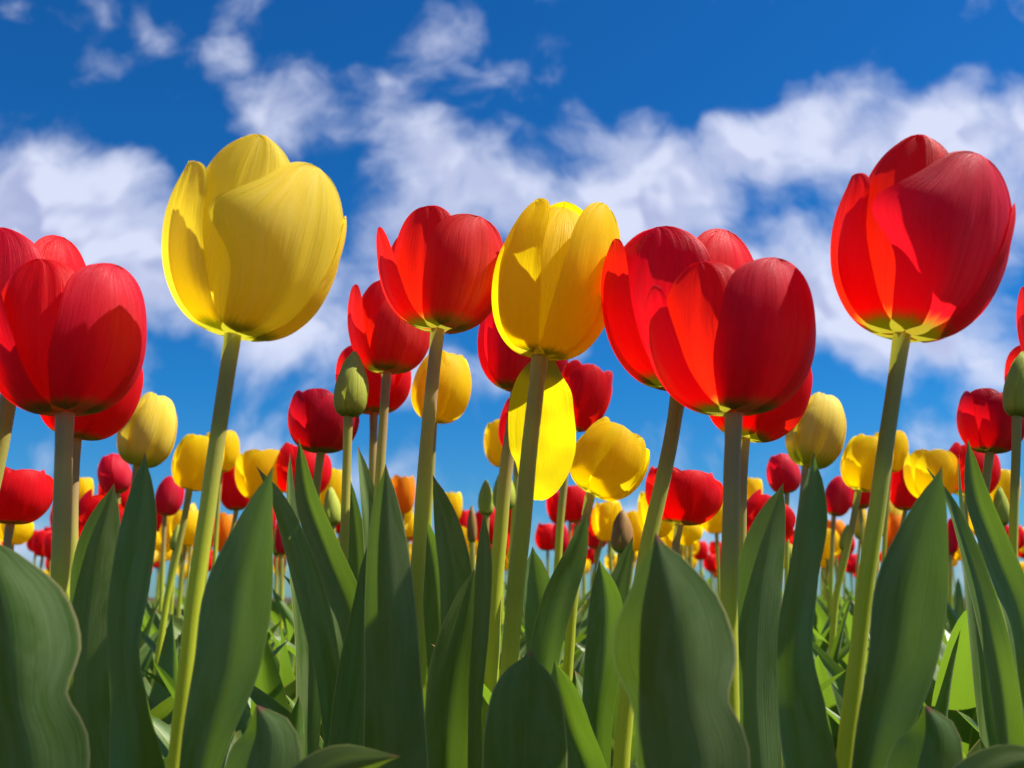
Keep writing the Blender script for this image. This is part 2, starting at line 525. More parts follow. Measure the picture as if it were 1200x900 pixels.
# ------------------------------------------------------------------ ground
def ground():
    n = 60
    vs = []; fs = []
    xs = [-900, -300, -80, -25] + [-8+16*i/n for i in range(n+1)] + [25, 80, 300, 900]
    ys = [-300, -60, -10] + [-1+10*i/n for i in range(n+1)] + [20, 60, 200, 1500]
    for y in ys:
        for x in xs:
            z = .012*mnoise.noise(Vector((x*3, y*3, 0))) if abs(x) < 9 and y < 10 else 0
            vs.append((x, y, z-.004))
    w = len(xs)
    for j in range(len(ys)-1):
        for i in range(w-1):
            a = j*w+i; fs.append((a, a+1, a+w+1, a+w))
    me = bpy.data.meshes.new('ground'); me.from_pydata(vs, [], fs)
    me.polygons.foreach_set('use_smooth', [True]*len(fs))
    me.materials.append(M['soil'])
    o = link('ground', me); o['kind'] = 'structure'
ground()

# ------------------------------------------------------------------ placed tulips
GROUP_FRONT = 'tall tulips standing nearest the camera'
GROUP_MID = 'tulips in the rows behind the tallest blooms'

def place_tulip(label, kind, x0, x1, ytop, ybase, Y, stem, petals=None, rot=0., opn=.75, lean=None, bx=None,
                leaves=(), auto_leaves=0, res=(20, 26), stem_r=None, bud=False, seed=1, group=GROUP_MID, brown=False,
                stem_foot=None, cat='tulip', hang=None, Hs=1.0, depthscale=1.0):
    """x0,x1: bloom extents in photo px; stem: [(px,py)...] from flower base downwards"""
    rng = random.Random(seed)
    bx = stem[0][0] if bx is None else bx
    top = at(stem[0][0], stem[0][1], Y)
    dt = depth(stem[0][0], (ytop+ybase)/2, Y)
    Rr = (x1-x0)/2*dt/F/(.985 if not bud else .93)
    Hh = (ybase-ytop)*dt/F*1.0*Hs
    # axis: from flower base towards the centre of the bloom
    cxp = (x0+x1)/2
    ax = at(cxp+(cxp-stem[0][0])*.9, ytop, Y)-top
    if lean is not None: ax = Vector((math.sin(R_(lean)), 0, math.cos(R_(lean))))
    ax.normalize()
    if petals is None:
        petals = bud_petals(rot, rng) if bud else default_petals(rot, opn, rng)
    else: petals = [dict(q) for q in petals]
    phi = math.degrees(math.atan2(top.x, top.y))
    for q in petals: q['az'] = q['az']-phi      # turned the way the bloom is seen from the path
    # size the bloom so that its outline has the width and height it should have
    for it in range(4):
        r2 = random.Random(seed+5000)
        B = basis_from_axis(top, ax); xs = []; ys = []
        for q in petals:
            for w3 in petal_points(Rr, Hh, q, 8, 12, r2):
                w3 = (B @ w3)-CAM; dd = w3.dot(FWD)
                xs.append(600+F*w3.x/dd); ys.append(450-F*w3.dot(UP)/dd)
        Rr *= (x1-x0)/(max(xs)-min(xs))
        Hh *= max(.5, min(1.5, (stem[0][1]-ytop)/(stem[0][1]-min(ys))))
        ax = (ax+Vector((1, 0, 0))*((x0+x1)/2-(max(xs)+min(xs))/2)/(ybase-ytop)*1.2).normalized()
    # stem
    pts = [at(px, py, Y) for px, py in stem]
    last = pts[-1]
    if stem_foot is not None: foot = Vector((at(stem_foot, 700, Y).x, Y, 0))
    else:
        prev = pts[-2]
        sl = (last.x-prev.x)/max(.01, prev.z-last.z)
        foot = Vector((last.x+sl*last.z*.5, Y, 0))
    chain = [foot]
    if last.z > .05: chain.append(Vector((foot.x*.4+last.x*.6, Y, last.z*.5)))
    chain += list(reversed(pts))
    root = thing('tulip' if not bud else 'tulip_bud', foot, label, cat, group)
    rel = [p-foot for p in chain]
    sr = (stem_r or .0034)*.88
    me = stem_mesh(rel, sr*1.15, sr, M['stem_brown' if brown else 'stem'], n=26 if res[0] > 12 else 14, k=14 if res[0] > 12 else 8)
    link('stem', me, root)
    add_bloom(root, top-foot, ax, Rr, Hh, petals, kind, res, random.Random(seed+5000))
    if hang:
        hang(root, foot, Y, rng)
    for k, lf in enumerate(leaves):
        add_leaf(root, foot, Y, lf, seed*3+k)
    for k in range(auto_leaves):
        az = rng.uniform(0, 2*math.pi) if k else rng.choice((-1, 1))*rng.uniform(.6, 1.6)
        L = rng.uniform(.20, .29)
        lm = generic_leaf(rng, L, rng.uniform(.011, .019), az, R_(rng.uniform(4, 26)), R_(rng.uniform(0, 50)), M['leaf'], 8, 22)
        link('leaf', lm, root)
    return root

def add_leaf(root, foot, Y, lf, seed):
    """lf: dict(p=[(px,py,width_px,turn,dY)...] tip first, fold, wave, mat)"""
    pts = []
    for q in lf['p']:
        px, py, wpx = q[:3]; turn = q[3] if len(q) > 3 else 0; dY = q[4] if len(q) > 4 else 0
        YY = Y+lf.get('dY', 0)+dY
        w3 = at(px, py, YY)-foot
        pts.append((w3.x, w3.y, w3.z, wpx/2*depth(px, py, YY)/F, turn))
    last = pts[-1]
    if last[2] > .05:
        pts.append((last[0]*.85, last[1]*.80, last[2]*.48, last[3]*.8, last[4]))
        pts.append((last[0]*.35, last[1]*.3, .002, max(.008, last[3]*.45), last[4]))
    pts.reverse()
    me = leaf_mesh(pts, M[lf.get('mat', 'leaf')], 14, 60, lf.get('fold', .35), lf.get('wave', .10), seed*1.37+lf.get('seed', 0), lf.get('tipn', 1.5))
    o = link('leaf', me, root)
    if 'label' in lf: o['label'] = lf['label']
    return o

# leaves for tiled middle plants that stand at the front: leafy plants without an open bloom in view
def leafy_plant(label, foot_px, Y, leaves, seed=1, group='leafy tulip plants without a visible bloom'):
    foot = Vector((at(foot_px, 800, Y).x, Y, 0))
    root = thing('tulip_plant', foot, label, 'tulip leaves', group)
    for k, lf in enumerate(leaves): add_leaf(root, foot, Y, lf, seed*5+k)
    return root

T = 784   # the planting repeats along the row at this spacing (photo px)

def sh(pairs, dx): return [(q[0]+dx,)+tuple(q[1:]) for q in pairs]
def shl(ls, dx):
    out_ = []
    for lf in ls:
        l2 = dict(lf); l2['p'] = sh(lf['p'], dx); out_.append(l2)
    return out_

# --- hero cup 1: big upright goblet (yellow on the left, red on the right)
hero_petals = [
    dict(az=-66, h=.86, w=.66, top=.98, bul=1.24, ro=1.0, over=.02, edge=-.10, point=5, fat=1.0, tw=-4),
    dict(az=178, h=.86, w=.80, top=.80, ro=.9),
    dict(az=-140, h=.84, w=.7, top=.85, ro=.92),
    dict(az=98, h=.84, w=.62, top=1.05, bul=1.2, ro=.97, over=.0, point=3.2),
    dict(az=-20, h=1.04, w=.72, top=.80, bul=1.18, ro=.94, over=-.02, edge=-.10, point=3.2, fat=1.0, tw=6),
    dict(az=46, h=.95, w=.86, top=.86, bul=1.24, ro=1.02, over=-.02, edge=.02, point=2.3, wave=.02, fat=1.0, lb=.42, lc=.22, lv=.66, tw=-6),
]
def leaf_sets(dx):
    L2 = dict(p=sh([(170, 530, 4, 0), (166, 600, 38, 8), (153, 680, 46, 20), (147, 760, 42, -12), (158, 840, 58, -20), (165, 905, 66, 0)], dx), fold=.38, wave=.14)
    L4 = dict(p=sh([(320, 546, 3, -25), (300, 620, 52, -18), (283, 690, 84, -8), (268, 780, 80, 0), (245, 860, 60, 0), (232, 920, 46, 0)], dx), fold=.30, wave=.08)
    L3 = dict(p=sh([(134, 566, 4, 10), (118, 625, 44, 10), (105, 700, 56, 0), (100, 800, 60, 0), (105, 900, 60)], dx), fold=-.3, wave=.08)
    L5 = dict(p=sh([(300, 546, 3, 40), (322, 582, 18, 35), (346, 640, 30, 20), (368, 710, 36, 10), (388, 790, 34, -10), (398, 880, 34, 0)], dx), fold=.5, wave=.12)
    L6 = dict(p=sh([(350, 514, 3, -10), (360, 580, 28, -10), (384, 650, 38, 0), (408, 720, 46, 10), (420, 800, 46, 10)], dx), fold=.35, wave=.12)
    L7 = dict(p=sh([(340, 530, 2, 50), (339, 560, 9, 50), (345, 640, 22, 40), (360, 760, 30, 20)], dx), fold=.4, wave=.05)
    L18 = dict(p=sh([(470, 886, 5, 0), (440, 890, 20, 0), (405, 896, 44, 0), (360, 925, 60, 0), (330, 980, 60)], dx), fold=-.4, wave=.04, mat='leaf_yellow')
    L19 = dict(p=sh([(300, 826, 8, 0), (312, 860, 62, 0), (306, 900, 88, 0), (295, 960, 84, 0)], dx), fold=-.35, wave=.06, tipn=2.5)
    return L2, L3, L4, L5, L6, L7, L18, L19

for dx, kind, lab in ((0, 'pale_yellow', 'very large pale yellow tulip, the tallest yellow bloom, alone against clouds'),
                      (T, 'red', 'very large red goblet tulip on a long bare stem at upper right, tallest red bloom')):
    L2, L3, L4, L5, L6, L7, L18, L19 = leaf_sets(dx)
    place_tulip(lab, kind, 190+dx, 406+dx, 157, 396, .36, sh([(273, 392), (262, 470), (243, 600), (226, 720), (206, 900)], dx),
                petals=hero_petals[:5]+[dict(hero_petals[5], mat='pink_red' if dx else 'pale_yellow')], leaves=[dict(L4, dY=-.02), dict(L2, dY=.0), dict(L19, dY=-.03)], res=(32, 44), stem_r=.0033, seed=11, group=GROUP_FRONT, lean=7)

# --- hero cup 2: wide red in front (left edge and right of centre) with a second and a third red behind
front_petals = [
    dict(az=170, h=.90, w=.9, top=.80, ro=.90, mat='red'),
    dict(az=-135, h=.93, w=.8, top=.85, ro=.92, mat='red'),
    dict(az=105, h=.88, w=.75, top=.92, ro=.95, mat='red'),
    dict(az=-72, h=.92, w=.66, top=1.0, bul=1.24, ro=1.0, over=.0, edge=-.06, point=2.6, tw=-3),
    dict(az=-34, h=1.02, w=.74, top=.78, bul=1.18, ro=.94, over=.0, edge=-.06, point=3.4, mat='red', tw=4),
    dict(az=44, h=1.01, w=.98, top=.86, bul=1.28, ro=1.02, over=-.02, edge=-.03, point=2.9, tw=2),
]
second_petals = [
    dict(az=178, h=.93, w=.9, top=.75, ro=.90, mat='red'), dict(az=118, h=1.01, w=.72, top=.86, ro=.95, scal=.06), dict(az=-120, h=.92, w=.8, top=.9, ro=.93),
    dict(az=-70, h=.97, w=.62, top=1.02, bul=1.24, point=3.8, mat='red', scal=.05),
    dict(az=-28, h=1.0, w=.86, top=.80, bul=1.28, ro=1.0, over=.02, point=3.0),
    dict(az=48, h=1.03, w=.85, top=.74, ro=.96, mat='red', scal=.05),
]
third_petals = default_petals(20, .8, random.Random(5))
for dx, labs in ((0, ('wide crimson tulip cut by the left edge of the photo, before two reds',
                      'red tulip at the left edge half hidden behind the wide crimson bloom, higher up',
                      'red tulip showing only its base below the crimson bloom at the left edge')),
                 (T, ('wide crimson tulip right of centre with a thick brown stem, in front of another red',
                      'tall red tulip right of centre, left behind the wide crimson one, stem slanting left',
                      'red tulip showing only its base below the wide crimson bloom right of centre'))):
    place_tulip(labs[0], 'crimson', -29+dx, 172+dx, 303, 486, .38, sh([(76, 484), (74, 560), (72, 640), (70, 730)], dx), petals=front_petals,
                res=(30, 40), stem_r=.0037, seed=21, group=GROUP_FRONT, brown=True, lean=-2, stem_foot=60+dx)
    # broad dark leaf right in front
    L1 = dict(p=sh([(-16, 624, 4, 5), (-6, 665, 62, 5), (6, 715, 124, 5), (11, 770, 146, 3), (17, 830, 110, 0), (30, 885, 132, 0), (34, 940, 120)], dx), fold=-.34, wave=.10)
    place_tulip(labs[1], 'crimson', -79+dx, 106+dx, 266, 470, .43, sh([(12, 455), (2, 520), (-25, 640), (-45, 780), (-56, 900)], dx), petals=second_petals,
                res=(28, 36), stem_r=.0037, seed=22, group=GROUP_FRONT, lean=-3)
    leafy_plant('broad dark leaf nearest the camera, '+('cut by the left edge' if dx == 0 else 'right of centre at the bottom'), 30+dx, .30, [L1], seed=61)
    L2, L3, L4, L5, L6, L7, L18, L19 = leaf_sets(dx)
    place_tulip(labs[2], 'red', 42+dx, 168+dx, 395, 517, .56, sh([(88, 513), (85, 580), (84, 660)], dx), petals=third_petals,
                res=(22, 28), stem_r=.0036, seed=23, brown=True, lean=6)
    leafy_plant('dark pointed leaf below the wide open red tulip, '+('left edge' if dx == 0 else 'right half'), 105+dx, .46, [L3], seed=62)

# --- centre: red goblet, pink-red lower left, big yellow, magenta behind, hanging petal
m1 = [
    dict(az=178, h=.92, w=.8, top=.9, ro=.90, mat='red'), dict(az=-128, h=1.02, w=.6, top=.80, ro=.93, mat='red'), dict(az=105, h=.90, w=.66, top=1.08, ro=.95, mat='red', scal=.05),
    dict(az=-66, h=.84, w=.50, top=1.22, bul=1.16, ro=1.0, point=2.8, tw=-6),
    dict(az=-32, h=1.05, w=.70, top=.80, bul=1.15, ro=.93, mat='red', point=3.2, tw=3),
    dict(az=38, h=.98, w=.95, top=.90, bul=1.22, ro=1.02, over=-.02, edge=-.03, point=3.6, tw=-2),
]
L8 = dict(p=[(452, 543, 4), (452, 600, 34), (456, 700, 58), (460, 800, 66), (463, 905, 76)], fold=-.22, wave=.05)
L9 = dict(p=[(430, 640, 6, 10), (428, 700, 26, 10), (420, 780, 46), (410, 870, 50)], fold=.3, wave=.08)
place_tulip('open coral red tulip left of centre, bloom touching the yellow one beside it', 'coral', 441, 594, 241, 390, .47,
            [(513, 386), (504, 480), (494, 600), (487, 725)], petals=m1, res=(28, 36), stem_r=.0036, seed=31, group=GROUP_FRONT, brown=True, lean=2,
            leaves=[dict(L8, dY=-.07), dict(L9, dY=-.03)])
m2 = [
    dict(az=178, h=1.04, w=.8, top=.35, ro=.9), dict(az=-150, h=1.0, w=.8, top=.5, ro=.92), dict(az=110, h=.94, w=.8, top=.85, ro=.96, point=3.0),
    dict(az=-68, h=.93, w=.95, top=.50, bul=1.22, ro=.98, over=.02),
    dict(az=58, h=.93, w=.85, top=.80, bul=1.22, ro=1.0, edge=.04),
    dict(az=4, h=.90, w=.92, top=.30, bul=1.22, ro=1.03, over=-.02, point=1.9),
]
def hanging_petal(root, foot, Y, rng):
    # one spent petal of the yellow bloom still attached, hanging straight down behind the stem
    prof = [(640, 421, 26), (637, 445, 62), (637, 475, 78), (638, 510, 82), (637, 545, 70), (630, 572, 42), (626, 586, 8)]
    pts = []
    for i, (px, py, w) in enumerate(prof):
        Yp = Y+.012+.004*i; w *= 1.06
        q = at(px, py, Yp)-foot
        pts.append((q.x, q.y, q.z, w/2*depth(px, py, Yp)/F, 24))
    nu, nv = 16, 26
    me = leaf_mesh(pts, M['yellow'], nu, nv, fold=.22, wave=.06, seed=3.3, tipn=2.5)
    o = link('petal', me, root); o['label'] = 'loose yellow petal hanging down behind the stem'
L13 = dict(p=[(567, 600, 4, 30), (566, 650, 20, 25), (563, 730, 21, 15), (558, 820, 18, -15), (557, 910, 18, -10)], fold=.4, wave=.06, mat='leaf_yellow')
L14 = dict(p=[(622, 760, 5), (618, 800, 66), (616, 850, 92), (615, 905, 98), (612, 960, 90)], fold=-.42, wave=.05)
L12 = dict(p=[(556, 666, 5, 10), (546, 710, 34, 10), (532, 780, 58, 5), (526, 850, 58), (524, 910, 54)], fold=.28, wave=.07)
place_tulip('large bright yellow tulip at the centre with one loose petal hanging behind its stem', 'yellow', 577, 728, 233, 419, .45,
            [(633, 417), (624, 500), (612, 620), (602, 715), (596, 780)], petals=m2, res=(30, 40), stem_r=.0042, seed=32, group=GROUP_FRONT, lean=4,
            leaves=[dict(L14, dY=-.07), dict(L13, dY=-.03), dict(L12, dY=.04)], hang=hanging_petal)
place_tulip('magenta red tulip tucked behind the central yellow bloom, only its lower left showing', 'pink_red', 560, 672, 335, 463, .60,
            [(607, 458), (596, 530), (588, 610), (580, 700)], rot=10, opn=.7, res=(22, 28), stem_r=.0046, seed=33, brown=True, lean=-3)
coral2 = [
    dict(az=178, h=.95, w=.9, top=.8, ro=.93), dict(az=-140, h=1.0, w=.8, top=.7, ro=.95, mat='red'), dict(az=120, h=.9, w=.8, top=.9, ro=.95, mat='red'),
    dict(az=-68, h=.98, w=.6, top=1.0, bul=1.2, point=2.8),
    dict(az=-32, h=1.04, w=.8, top=.62, bul=1.15, ro=.94, mat='red'),
    dict(az=38, h=.92, w=1.0, top=.75, bul=1.24, ro=1.03),
]

# --- tiled middle flowers: (label left, label right, kind, x0,x1,ytop,ybase,Y,stem,opts)
mids = [
    ('pink-red tulip below and left of the coral one, on a slim brown stem', 'pink-red tulip cut by the right edge of the photo', 'coral', 407, 506, 328, 438, .62, [(453, 436), (449, 500), (444, 580)], dict(petals=coral2, brown=True, lean=4)),
    ('green tulip bud on a long stem, overlapping two red blooms left of centre', 'green tulip bud at the right edge before a red bloom', 'green_bud', 391, 432, 411, 490, .60, [(408, 488), (406, 560), (403, 655)], dict(bud=True, rot=150)),
    ('red tulip half hidden behind the tall green bud and the pink-red bloom', 'red sliver of tulip behind the green bud at right edge', 'red', 393, 482, 402, 486, .74, [(438, 484), (437, 540), (436, 600)], dict(rot=-20, brown=True)),
    ('round red tulip just left of the tall green bud', 'round red tulip just left of the bud at the right edge', 'crimson', 337, 421, 455, 532, .72, [(376, 530), (372, 560), (368, 610)], dict(rot=35, opn=.8, lean=2, mat2=1)),
    ('closed pale yellow tulip beside the wide crimson bloom at the left', 'closed pale yellow tulip right of the wide crimson bloom', 'cream_yellow', 137, 208, 459, 549, .86, [(160, 546), (156, 590), (148, 660)], dict(rot=20, opn=.42, lean=8, brown=True)),
    ('yellow tulip crossed by the stem of the very large pale yellow one', 'yellow tulip crossed by the stem of the very large red one', 'yellow', 201, 263, 508, 576, .94, [(222, 574), (214, 620), (196, 700)], dict(rot=0, opn=.7, lean=4)),
    ('yellow tulip just right of the very large pale yellow one\'s stem', 'yellow tulip just right of the stem of the very large red one', 'yellow', 236, 281, 504, 556, 1.25, [(258, 553), (255, 600), (252, 650)], dict(rot=40, opn=.7)),
    ('yellow tulip with a leaf tip before it, between two reds at the left', 'yellow tulip with a leaf tip before it, right of the largest red', 'yellow', 275, 341, 526, 588, 1.0, [(305, 586), (300, 620), (296, 680)], dict(rot=25, opn=.85)),
    ('small red tulip below the pair of yellows at the left, slim green stem', 'small red tulip below the pair of yellows on the right', 'red', 255, 298, 540, 600, 1.28, [(277, 598), (272, 625), (266, 660)], dict(rot=10, opn=.7)),
    ('red tulip partly hidden behind leaves below the round red one, left', 'red tulip partly hidden behind leaves below the round red, right', 'red', 320, 389, 518, 583, 1.0, [(346, 581), (348, 620), (350, 680)], dict(rot=50, opn=.8)),
    ('yellow tulip low behind the long green bud stem, left of centre', 'yellow tulip low behind the bud stem at the right edge', 'yellow', 370, 412, 546, 614, 1.22, [(388, 612), (388, 640), (388, 680)], dict(rot=5, opn=.7)),
    ('small green bud low in front of a yellow bloom, left of centre', 'small green bud low in front of a yellow bloom, right edge', 'green_bud', 379, 400, 570, 618, .95, [(390, 616), (390, 640), (390, 680)], dict(bud=True, rot=30)),
    ('small round red tulip under the closed pale yellow one, at left', 'small round red tulip under the closed pale yellow one, right side', 'pink_red', 114, 155, 531, 580, 1.15, [(138, 578), (138, 610), (138, 660)], dict(rot=60, opn=.45)),
    ('wide open red tulip behind leaf tips near the left edge', 'wide open red tulip behind leaf tips under the wide crimson bloom', 'red', 84, 150, 572, 636, .95, [(96, 634), (96, 650), (96, 690)], dict(rot=30, opn=.9, lean=15)),
    ('small yellow tulip peeking above the wide open red at left', 'small yellow tulip peeking above the wide open red, right side', 'yellow', 82, 110, 557, 596, 1.55, [(95, 594), (95, 620), (95, 660)], dict(rot=0, opn=.7)),
    ('red tulip at the left edge low beside the thick brown stem', 'red tulip low between two thick stems right of centre', 'red', -28, 65, 545, 616, .74, [(12, 614), (8, 640), (6, 690)], dict(rot=20, opn=.95, brown=True)),
    ('small pinkish red tulip left of the very large pale yellow stem', 'small pinkish red tulip left of the very large red stem', 'pink_red', 181, 216, 557, 606, 1.35, [(193, 604), (192, 630), (190, 680)], dict(rot=10, opn=.5, brown=True)),
    ('small yellow tulip below the red at the far left edge', 'small yellow tulip right of the slanting stem, below a low red bloom', 'yellow', -3, 40, 606, 640, 1.45, [(14, 638), (13, 660), (12, 690)], dict(rot=15, opn=.9)),
    ('tiny green bud between stems beneath the yellow pair at left', 'tiny green bud between stems beneath the yellow pair, right side', 'green_bud', 199, 213, 614, 646, 1.5, [(204, 645), (200, 665), (196, 690)], dict(bud=True, rot=0)),
    ('tiny yellow tulip beside the tiny bud, beneath the yellow pair at left', 'tiny yellow tulip beside the tiny bud, beneath the yellow pair at right', 'cream_yellow', 214, 233, 588, 634, 1.9, [(224, 632), (222, 655), (220, 690)], dict(rot=0, opn=.5)),
    ('golden tulip low between stem and leaf, left of the leaf tip', 'golden tulip low between stem and leaf, far right', 'orange', 250, 280, 600, 652, 1.6, [(266, 650), (265, 670), (264, 700)], dict(rot=30, opn=.6)),
    ('salmon pink tulip low behind leaves, left part', 'salmon pink tulip low behind leaves, far right', 'pink_red', 322, 341, 606, 652, 1.5, [(330, 650), (330, 670), (330, 700)], dict(rot=0, opn=.4)),
]
for k, (la, lb, kind, x0, x1, yt, yb, Y, stem, o) in enumerate(mids):
    o = dict(o); o.pop('mat2', None)
    for dx, lab in ((0, la), (T, lb)):
        if x0+dx > 1205 or x1+dx < -5: continue
        res = (18, 24) if (x1-x0) > 60 else (12, 16)
        place_tulip(lab, kind, x0+dx, x1+dx, yt, yb, Y, sh(stem, dx), res=res, seed=100+k, auto_leaves=3 if Y > .7 else 0, stem_r=.0033 if not o.get('bud') else .0030, **o)

for dx, s1, s2 in ((0, 'left', 'left of the long straight central leaf'), (T, 'right', 'at the right edge of the photo')):
    L2, L3, L4, L5, L6, L7, L18, L19 = leaf_sets(dx)
    leafy_plant('leaves crossing to a narrow dark tip, ' + s2, 395+dx, .46, [dict(L5), dict(L6, dY=.05), dict(L7, dY=.10)], seed=41)
    leafy_plant('low yellow-green leaf, red tipped, ' + s2, 330+dx, .30, [dict(L18)], seed=42)

# --- single middle flowers
singles = [
    ('yellow tulip behind the coral tulip stem, closed and egg shaped', 'yellow', 482, 553, 410, 497, .80, [(508, 494), (505, 560), (500, 640)], dict(rot=20, opn=.5, auto_leaves=2, lean=3)),
    ('bright red tulip with ragged tips right of the hanging yellow petal', 'red', 648, 718, 421, 505, .82, [(668, 503), (662, 560), (655, 640)], dict(rot=15, opn=.9, lean=12, brown=True)),
    ('yellow tulip leaning right with parted petals, right of the hanging petal', 'yellow', 668, 762, 487, 581, .64, [(692, 578), (684, 620), (672, 700)], dict(rot=-8, opn=.72, lean=14, brown=True)),
    ('small yellow tulip left of the hanging petal behind a brown stem', 'yellow', 567, 610, 490, 549, 1.15, [(590, 547), (590, 590), (588, 650)], dict(rot=10, opn=.6, auto_leaves=2)),
    ('red sliver of a tulip left beside the hanging yellow petal', 'red', 584, 640, 465, 535, .98, [(606, 533), (604, 590), (600, 650)], dict(rot=0, opn=.8, auto_leaves=2)),
    ('small red tulip under the leaning yellow one, left of its stem', 'red', 655, 691, 567, 614, 1.5, [(676, 612), (672, 640), (668, 690)], dict(rot=0, opn=.7, auto_leaves=2)),
    ('small red tulip under the leaning yellow one, right of its stem', 'red', 689, 723, 594, 633, 1.6, [(706, 631), (700, 655), (694, 690)], dict(rot=20, opn=.8, auto_leaves=2)),
    ('small open red tulip low below the hanging yellow petal', 'red', 640, 668, 574, 616, 1.7, [(656, 614), (655, 650), (652, 700)], dict(rot=35, opn=.8, auto_leaves=2)),
    ('magenta tulip low between green stems right of centre', 'pink_red', 646, 667, 612, 652, 1.8, [(658, 650), (656, 670), (654, 700)], dict(rot=10, opn=.5, auto_leaves=2)),
    ('orange tulip flaring open between the two straight leaf tips, centre left', 'orange', 456, 487, 556, 604, 1.5, [(472, 602), (470, 640), (468, 690)], dict(rot=15, opn=1.05, auto_leaves=2, lean=12)),
    ('small yellow tulip behind the leaf right of the coral stem', 'yellow', 517, 542, 576, 614, 1.9, [(530, 612), (530, 640), (530, 690)], dict(rot=0, opn=.8, auto_leaves=2)),
    ('tiny yellow tulip below the orange one, centre left', 'yellow', 468, 488, 600, 632, 2.1, [(478, 630), (478, 655), (478, 690)], dict(rot=0, opn=.7, auto_leaves=2)),
    ('yellowing bud below the small yellow bloom, centre', 'green_bud', 577, 604, 549, 600, .95, [(590, 598), (588, 640), (584, 690)], dict(bud=True, rot=20, auto_leaves=1)),
    ('green bud standing close to a narrow upright leaf at centre', 'green_bud', 560, 579, 562, 606, 1.0, [(570, 604), (568, 640), (566, 690)], dict(bud=True, rot=60, auto_leaves=1)),
    ('small brownish bud left of the narrow upright leaf at centre', 'brown_bud', 547, 559, 592, 638, 1.05, [(553, 636), (554, 660), (555, 700)], dict(bud=True, rot=10, auto_leaves=1)),
    ('brown and green bud right of the leaning yellow bloom, low', 'brown_bud', 716, 742, 597, 650, .92, [(728, 648), (726, 670), (722, 710)], dict(bud=True, rot=40, auto_leaves=1, lean=6)),
    ('yellow tulip half behind the brown and green bud', 'yellow', 728, 757, 598, 648, 1.6, [(742, 646), (740, 670), (736, 700)], dict(rot=0, opn=.6, auto_leaves=2)),
    ('yellow tulip behind the slanting stem right of centre', 'yellow', 747, 792, 574, 632, 1.25, [(768, 630), (766, 660), (764, 700)], dict(rot=20, opn=.8, auto_leaves=2)),
    ('red tulip low between the bud and the narrow upright leaf, centre', 'red', 535, 552, 596, 640, 2.0, [(543, 638), (543, 660), (543, 690)], dict(rot=0, opn=.7)),
]
for k, (la, kind, x0, x1, yt, yb, Y, stem, o) in enumerate(singles):
    place_tulip(la, kind, x0, x1, yt, yb, Y, stem, res=(18, 24) if x1-x0 > 60 else (12, 16), seed=200+k, **o)

leafy_plant('broad leaf rising slanting right to a tip near the leaning yellow tulip', 640, .52,
            [dict(p=[(688, 600, 4, 10), (674, 650, 28, 10), (655, 700, 38, 0), (640, 760, 38, -10), (632, 840, 34)], fold=.3, wave=.06),
             dict(p=[(624, 640, 4), (628, 680, 34), (634, 730, 40), (636, 800, 36)], fold=.3, wave=.1, dY=.08)], seed=51)
leafy_plant('two pointed leaves with yellow rims, low right of the central yellow stem', 700, .47,
            [dict(p=[(702, 655, 4, -10), (710, 700, 38, -10), (708, 760, 46, -5), (700, 830, 40)], fold=.5, wave=.06),
             dict(p=[(650, 774, 5, -15), (660, 815, 42, -15), (672, 860, 50, -10), (690, 910, 48)], fold=.35, wave=.07, dY=-.03)], seed=52)
leafy_plant('tall leaves with crossing tips right of the coral tulip stem', 530, .60,
            [dict(p=[(507, 556, 4, 30), (522, 610, 30, 10), (534, 670, 40, 0), (536, 760, 40)], fold=.4, wave=.06),
             dict(p=[(496, 600, 4, -20), (506, 650, 26), (514, 720, 36), (520, 800, 36)], fold=.3, wave=.06, dY=.06)], seed=53)
leafy_plant('small dark leaf curling left beside the pink-red tulip stem', 436, .66,
            [dict(p=[(419, 522, 3, 40), (427, 560, 16, 30), (436, 610, 24, 10), (444, 690, 30)], fold=.4, wave=.08),
             dict(p=[(410, 560, 3, 0), (416, 620, 22, 0), (420, 690, 32), (420, 780, 30)], fold=.3, wave=.1, dY=.04)], seed=54)
leafy_plant('narrow dark leaf tip pointing up right beside the brown bud', 722, .62,
            [dict(p=[(742, 628, 3, 20), (730, 664, 20, 15), (718, 710, 32, 5), (716, 780, 34)], fold=.4, wave=.06)], seed=55)

# ------------------------------------------------------------------ the bed behind: copies of prototypes
def zone(px):
    for x, t in ((120, 'by the left edge'), (250, 'left of the pale yellow tulip'), (400, 'left of the long-stemmed green bud'),
                 (500, 'beneath the pink-red bloom'), (620, 'beneath the central yellow bloom'), (730, 'under the leaning yellow tulip'),
                 (850, 'left of the thick brown stem'), (1000, 'left of the largest red tulip')):
        if px < x: return t
    return 'by the right edge'

def dup_tree(root, loc, rz, sc, label, group):
    r = root.copy(); C.objects.link(r)
    r.location = loc; r.rotation_euler = (0, 0, rz); r.scale = (sc, sc, sc)
    r['label'] = label; r['group'] = group
    for ch in list(root.children):
        c2 = ch.copy(); C.objects.link(c2); c2.parent = r
    return r

